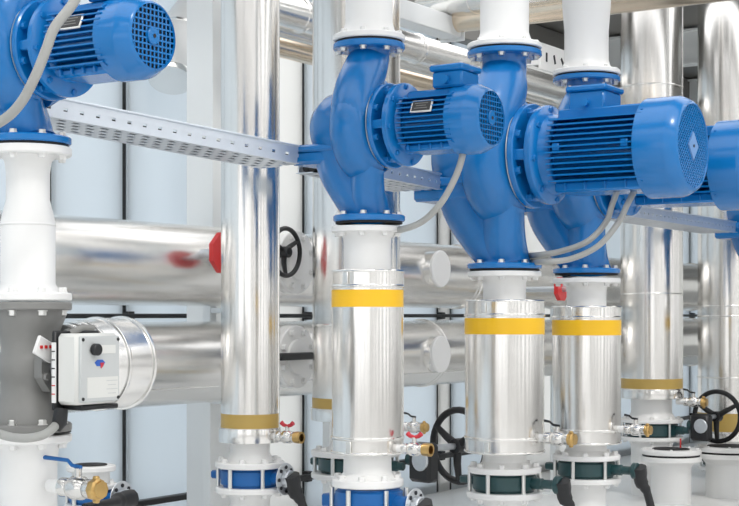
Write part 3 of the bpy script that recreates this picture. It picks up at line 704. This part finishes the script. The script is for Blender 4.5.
# capped stub with a blue valve behind the ball valve
DS = 5.6; cS = pxy(91, DS); zs = [H + (HY - y) / F * DS for y in (465, 484, 488, 503)]
t = thing('capped_stub', 'white capped stub with a black insert behind the blue levered ball valve', 'pipe', (*cS, zs[2]), RZ)
f = MB().disc(.092, zs[0] - zs[2] - .022, zs[0] - zs[2], .004, 40).build('blind_flange', 'white', t)
MB().disc(.06, zs[0] - zs[2] - .002, zs[0] - zs[2] + .004, .001, 32).build('black_insert', 'rubber', t)
MB().cyl((0, 0, .02), (0, 0, zs[0] - zs[2] - .02), .07, 32).build('pipe', 'white', t)
wflange(t, 0, .018, .097, 8, True, sz=.009, name='lower_flange')
butterfly(cS, (zs[2] + zs[3]) / 2, zs[2] - zs[3], .097, 'blue butterfly valve with a notched disc behind the brass capped ball valve', 'bluedark', stem=.07, disc=True, leverdir=(-1, -.02))
lower_pipe(cS, zs[3], .097, .06, 'white pipe foot under the capped stub near the grey valve column')

# ================================================================= TALL RISERS BEHIND
def tall(px, D, r, top, yb, label, nr, band_y, valve_m, fr, rings=(), vlabel='', flabel='', vh=.075, gold=True, lever=True, disc=False, zfoot=0):
    """yb: px rows of jacket bottom, valve top, valve bottom"""
    c = pxy(px, D); zj, zvt, zvb = [H + (HY - y) / F * D for y in yb]
    t = thing('tall_riser', label, 'pipe', (*c, zvt), RZ); o = zvt
    MB().lathe([(nr * .9, zj - o), (r - .004, zj - o), (r, zj + .004 - o), (r, top - o)], n=64).build('jacket', 'jacket', t)
    b0, b1 = [H + (HY - y) / F * D - o for y in band_y]
    band(t, r, b1, b0, 'gold')
    jring(t, 'lower_collar', r + .004, zj + .03 - o, hgt=.055); jring(t, 'bead', r, b1 - .008, hgt=.01)
    for y in rings: jring(t, 'seam_bead', r, H + (HY - y) / F * D - o, hgt=.01)
    MB().box((math.cos(R(30)) * r, math.sin(R(30)) * r, (zj + top) / 2 - o), (.006, .02, top - zj - .02), Matrix.Rotation(R(30), 3, 'Z'), .001).build('lap_seam', 'jacket', t)
    MB().lathe([(nr, zj + .01 - o), (nr, .06), (nr * 1.2, .024)], n=40).build('neck', 'white', t)
    wflange(t, 0, .024, fr, 8, True, sz=.013, name='lower_flange')
    butterfly(c, (zvt + zvb) / 2, zvt - zvb, fr, vlabel, valve_m, lever='lever' if lever else None, stem=.05, disc=disc)
    lower_pipe(c, zvb, fr, nr, flabel, zfoot)
    return c, (zvt + zvb) / 2
cA, zA = tall(250, 6.03, .116, CZ, (442, 467, 486), 'slim tall silver clad riser crossed by the cable tray', .08, (413, 427), 'bluedark', .14, (), 'blue butterfly valve under the slim tall riser', 'white pipe foot under the slim tall riser', disc=True)
cB, zB = tall(356, 6.68, .194, CZ, (420, 455, 472), 'wide tall silver clad riser behind the small nameplate pump', .11, (397, 409), 'green', .2, (325,), 'dark green geared valve behind the slim yellow banded pipe', 'white pipe foot under the riser behind the nameplate pump', lever=False)
cC, zC = tall(651.5, 9.6, .196, CZ, (398, 422, 436), 'wide tall silver clad riser with joint rings above the capped stubs', .13, (378, 388), 'green', .2, (294, 88), 'dark green geared valve under the ringed riser', 'white pipe foot under the ringed riser', lever=False)
cD, zD = tall(727, 10.66, .205, CZ, (440, 452, 466), 'plain tall silver clad riser past the far black handwheel', .13, (412, 430), 'green', .2, (306, 316, 377), 'green valve under the plain tall riser', 'white pipe foot under the plain tall riser', lever=False)
# geared handwheel units
def gear(c, zc, off, label, wc, wr, rot):
    p = Vector((*c, zc)) + A * off + Vector((0, 0, .035))
    t = thing('gear_operator', label, 'handwheel', p, rot)
    MB().box((0, -.005, -.01), (.13, .075, .17), None, .016).build('gearbox', 'black', t)
    MB().disc(.045, -.05, -.036, .003, 28, (.015, 0, 0), (0, 1, 0)).build('indicator_disc', 'steel', t)
    MB().cyl((-.09, 0, 0), (-.05, 0, 0), .03, 18).build('adapter', 'green', t)
    MB().cyl((.02, .03, .05), (.02, wc - .005, .05), .014, 14).build('shaft', 'steel', t)
    handwheel(t, (.02, wc, .05), (0, 1, 0), wr, 'black', 3, .0155, .034)
    return t
gear(cB, zB, .355, 'black gearbox and large black handwheel left of the diamond pump pipe', .20, .158, -R(46))
gear(cC, zC, .335, 'black gearbox and large black handwheel in front of the plain tall riser', .17, .158, -R(40))
# capped stubs on the plinth
t = uvbox(MB(), uv_of(P(671, 0, 9.2))[0] - .8, uv_of(P(671, 0, 9.2))[0] + .45, 6.5, 16, 0, .10, .01).build('floor_plinth', 'floor')
tag(t, 'low white plinth under the capped stubs', 'plinth')
def stub(px, D, yt, rpx, prpx, label, peg=False):
    c = pxy(px, D); zt_ = H + (HY - yt) / F * D; k = D / F
    t = thing('capped_stub', label, 'pipe', (*c, .10), RZ); o = .10
    r = rpx * k; pr = prpx * k
    f = MB().disc(r, zt_ - .03 - o, zt_ - o, .006, 48).build('blind_flange', 'white', t); bolts(f, 8, r * .86, zt_ - o, .007, m='white')
    MB().disc(r * .62, zt_ - o - .002, zt_ + .004 - o, .002, 36).build('black_insert', 'rubber', t)
    MB().disc(r * .95, zt_ - .042 - o, zt_ - .03 - o, .001, 40).build('gasket', 'rubber', t)
    MB().disc(r, zt_ - .075 - o, zt_ - .042 - o, .006, 48).build('flange', 'white', t)
    MB().lathe([(pr * 1.2, zt_ - .075 - o), (pr, zt_ - .11 - o), (pr, .0)], n=40).build('pipe', 'white', t)
    if peg: MB().cyl((.03, .08, zt_ - o), (.03, .08, zt_ + .06 - o), .005, 8).build('peg', 'red', t)
stub(671, 9.2, 449, 30, 20, 'white flanged stub with a black insert and red peg', True)
stub(728, 9.5, 446, 33, 22, 'white flanged stub below the far black handwheel')

# ================================================================= DRAIN VALVES
def drain(p, label, handle, cap, sc_=1.0, rz=RZ):
    t = thing('drain_valve', label, 'valve', p, rz)
    s = sc_
    MB().cyl((-.10 * s, 0, 0), (-.045 * s, 0, 0), .017 * s, 18).build('nipple', 'white', t)
    MB().lathe([(.014 * s, -.055 * s), (.024 * s, -.055 * s), (.024 * s, -.035 * s), (.021 * s, -.03 * s), (.03 * s, -.015 * s), (.03 * s, .015 * s), (.022 * s, .028 * s), (.025 * s, .032 * s), (.025 * s, .06 * s), (.018 * s, .06 * s)], (0, 0, 0), (1, 0, 0), 24).build('body', 'chrome', t)
    if cap:
        c_ = MB().lathe([(0, .05 * s), (.026 * s, .05 * s), (.029 * s, .054 * s), (.029 * s, .07 * s), (.023 * s, .074 * s), (.023 * s, .082 * s), (0, .084 * s)], (0, 0, 0), (1, 0, 0), 8).build('cap', 'brass', t)
        for k in (-1, 1): MB().box((.062 * s, 0, k * .028 * s), (.016 * s, .014 * s, .012 * s), None, .003).build('ear', 'brass', c_)
    else:
        MB().lathe([(.017 * s, .045 * s), (.026 * s, .045 * s), (.028 * s, .06 * s), (.028 * s, .082 * s), (.019 * s, .082 * s), (.017 * s, .05 * s)], (0, 0, 0), (1, 0, 0), 24).build('outlet', 'brass', t)
        MB().disc(.018 * s, .045 * s, .05 * s, .001, 18, (0, 0, 0), (1, 0, 0)).build('bore', 'dark', t)
    MB().cyl((0, 0, .02 * s), (0, 0, .05 * s), .010 * s, 12).build('spindle', 'chrome', t)
    if handle == 'tee':
        h = MB().tube([(-.034 * s, 0, .066 * s), (-.02 * s, 0, .055 * s), (0, 0, .05 * s), (.02 * s, 0, .055 * s), (.034 * s, 0, .066 * s)], [.011 * s, .009 * s, .008 * s, .009 * s, .011 * s], 10).build('wing_handle', 'redclip', t)
    else:
        MB().tube([(.01 * s, 0, .052 * s), (-.02 * s, 0, .056 * s), (-.035 * s, 0, .068 * s), ((-.13 if handle != 'black' else -.06) * s, 0, .072 * s)], [.006 * s, .005 * s, .005 * s, .006 * s], 8).build('lever', handle, t)
    return t
def at_side(c, z, r, lat=0): q = Vector((c[0], c[1], z)) + A * r + V * lat; return q
zd = lambda y, D: H + (HY - y) / F * D
drain(at_side(cA, zd(436.5, 5.95), .185), 'drain valve with red wing handle on the slim tall riser', 'tee', False, .85)
drain(at_side(pxy(367.5, D2), zd(449, 5.1), .19), 'drain valve with red wing handle on the slim yellow banded pipe', 'tee', False, .8)
drain(P(414, 427, 6.3), 'brass capped drain valve behind a red winged one', 'black', True, .8)
drain(at_side(C3, zd(438, 5.93), .235), 'brass capped drain valve by the diamond pump pipe, short black lever', 'black', True, .95)
drain(at_side(C4, zd(429, 6.6), .235), 'brass capped drain valve by the rear yellow banded pipe', 'black', True, .88)
drain(at_side(cC, zd(402, 9.45), .28), 'small brass capped drain valve on the ringed riser', 'black', True, 1.1)
drain(P(78, 488, 4.24), 'large ball valve with a blue lever and brass cap at the grey valve column foot', 'bluedark', True, 1.12)

# ================================================================= CONDUITS
def conduit(pts, r, label, ribbed=True):
    pth = smooth_path(pts, 14)
    # resample evenly for the corrugation
    L = 0; cum = [0]
    for a, b in zip(pth, pth[1:]): L += (b - a).length; cum.append(L)
    n = int(L / .0032); out = []; j = 0
    for i in range(n + 1):
        s = L * i / n
        while j < len(cum) - 2 and cum[j + 1] < s: j += 1
        f = (s - cum[j]) / max(1e-9, cum[j + 1] - cum[j]); out.append(pth[j].lerp(pth[j + 1], f))
    rs = [r * (1.04 if i % 2 else .96) for i in range(n + 1)]
    return tag(MB().tube(out, rs, 14).build('flexible_conduit', 'conduit', ang=60), label, 'cable')
conduit([P(84, -30, 3.95), P(75, 0, 3.93), P(55, 27, 3.92), P(46, 50, 3.92), P(35, 77, 3.93), P(20, 104, 3.96), P(0, 122, 4.0), P(-40, 140, 4.05)], .0135, 'ribbed grey conduit hanging across the front of the first blue pump')
mb2 = Vector((*C2, ZB2 + .33)) + A * .37
conduit([mb2 + Vector((0, 0, -.10)), P(462, 158, 4.98), P(455, 178, 4.98), P(441, 203, 5.0), P(423, 221, 5.05), P(403, 229, 5.1), P(385, 230, 5.35)], .011, 'grey conduit curving down from the small nameplate pump motor')
mb3 = Vector((*C3, ZB3 + .45)) + A * .52
conduit([mb3 + Vector((-.02, .0, -.13)), P(612, 205, 5.76), P(606, 222, 5.76), P(588, 241, 5.78), P(562, 251, 5.85), P(538, 255, 5.93), P(522, 256, 6.2)], .0115, 'grey conduit under the diamond grille motor, upper of two')
conduit([mb3 + Vector((.05, 0, -.13)), P(628, 203, 5.72), P(618, 223, 5.72), P(598, 246, 5.75), P(570, 259, 5.8), P(542, 262, 5.86), P(524, 262, 6.25)], .0115, 'grey conduit under the diamond grille motor, lower of two')
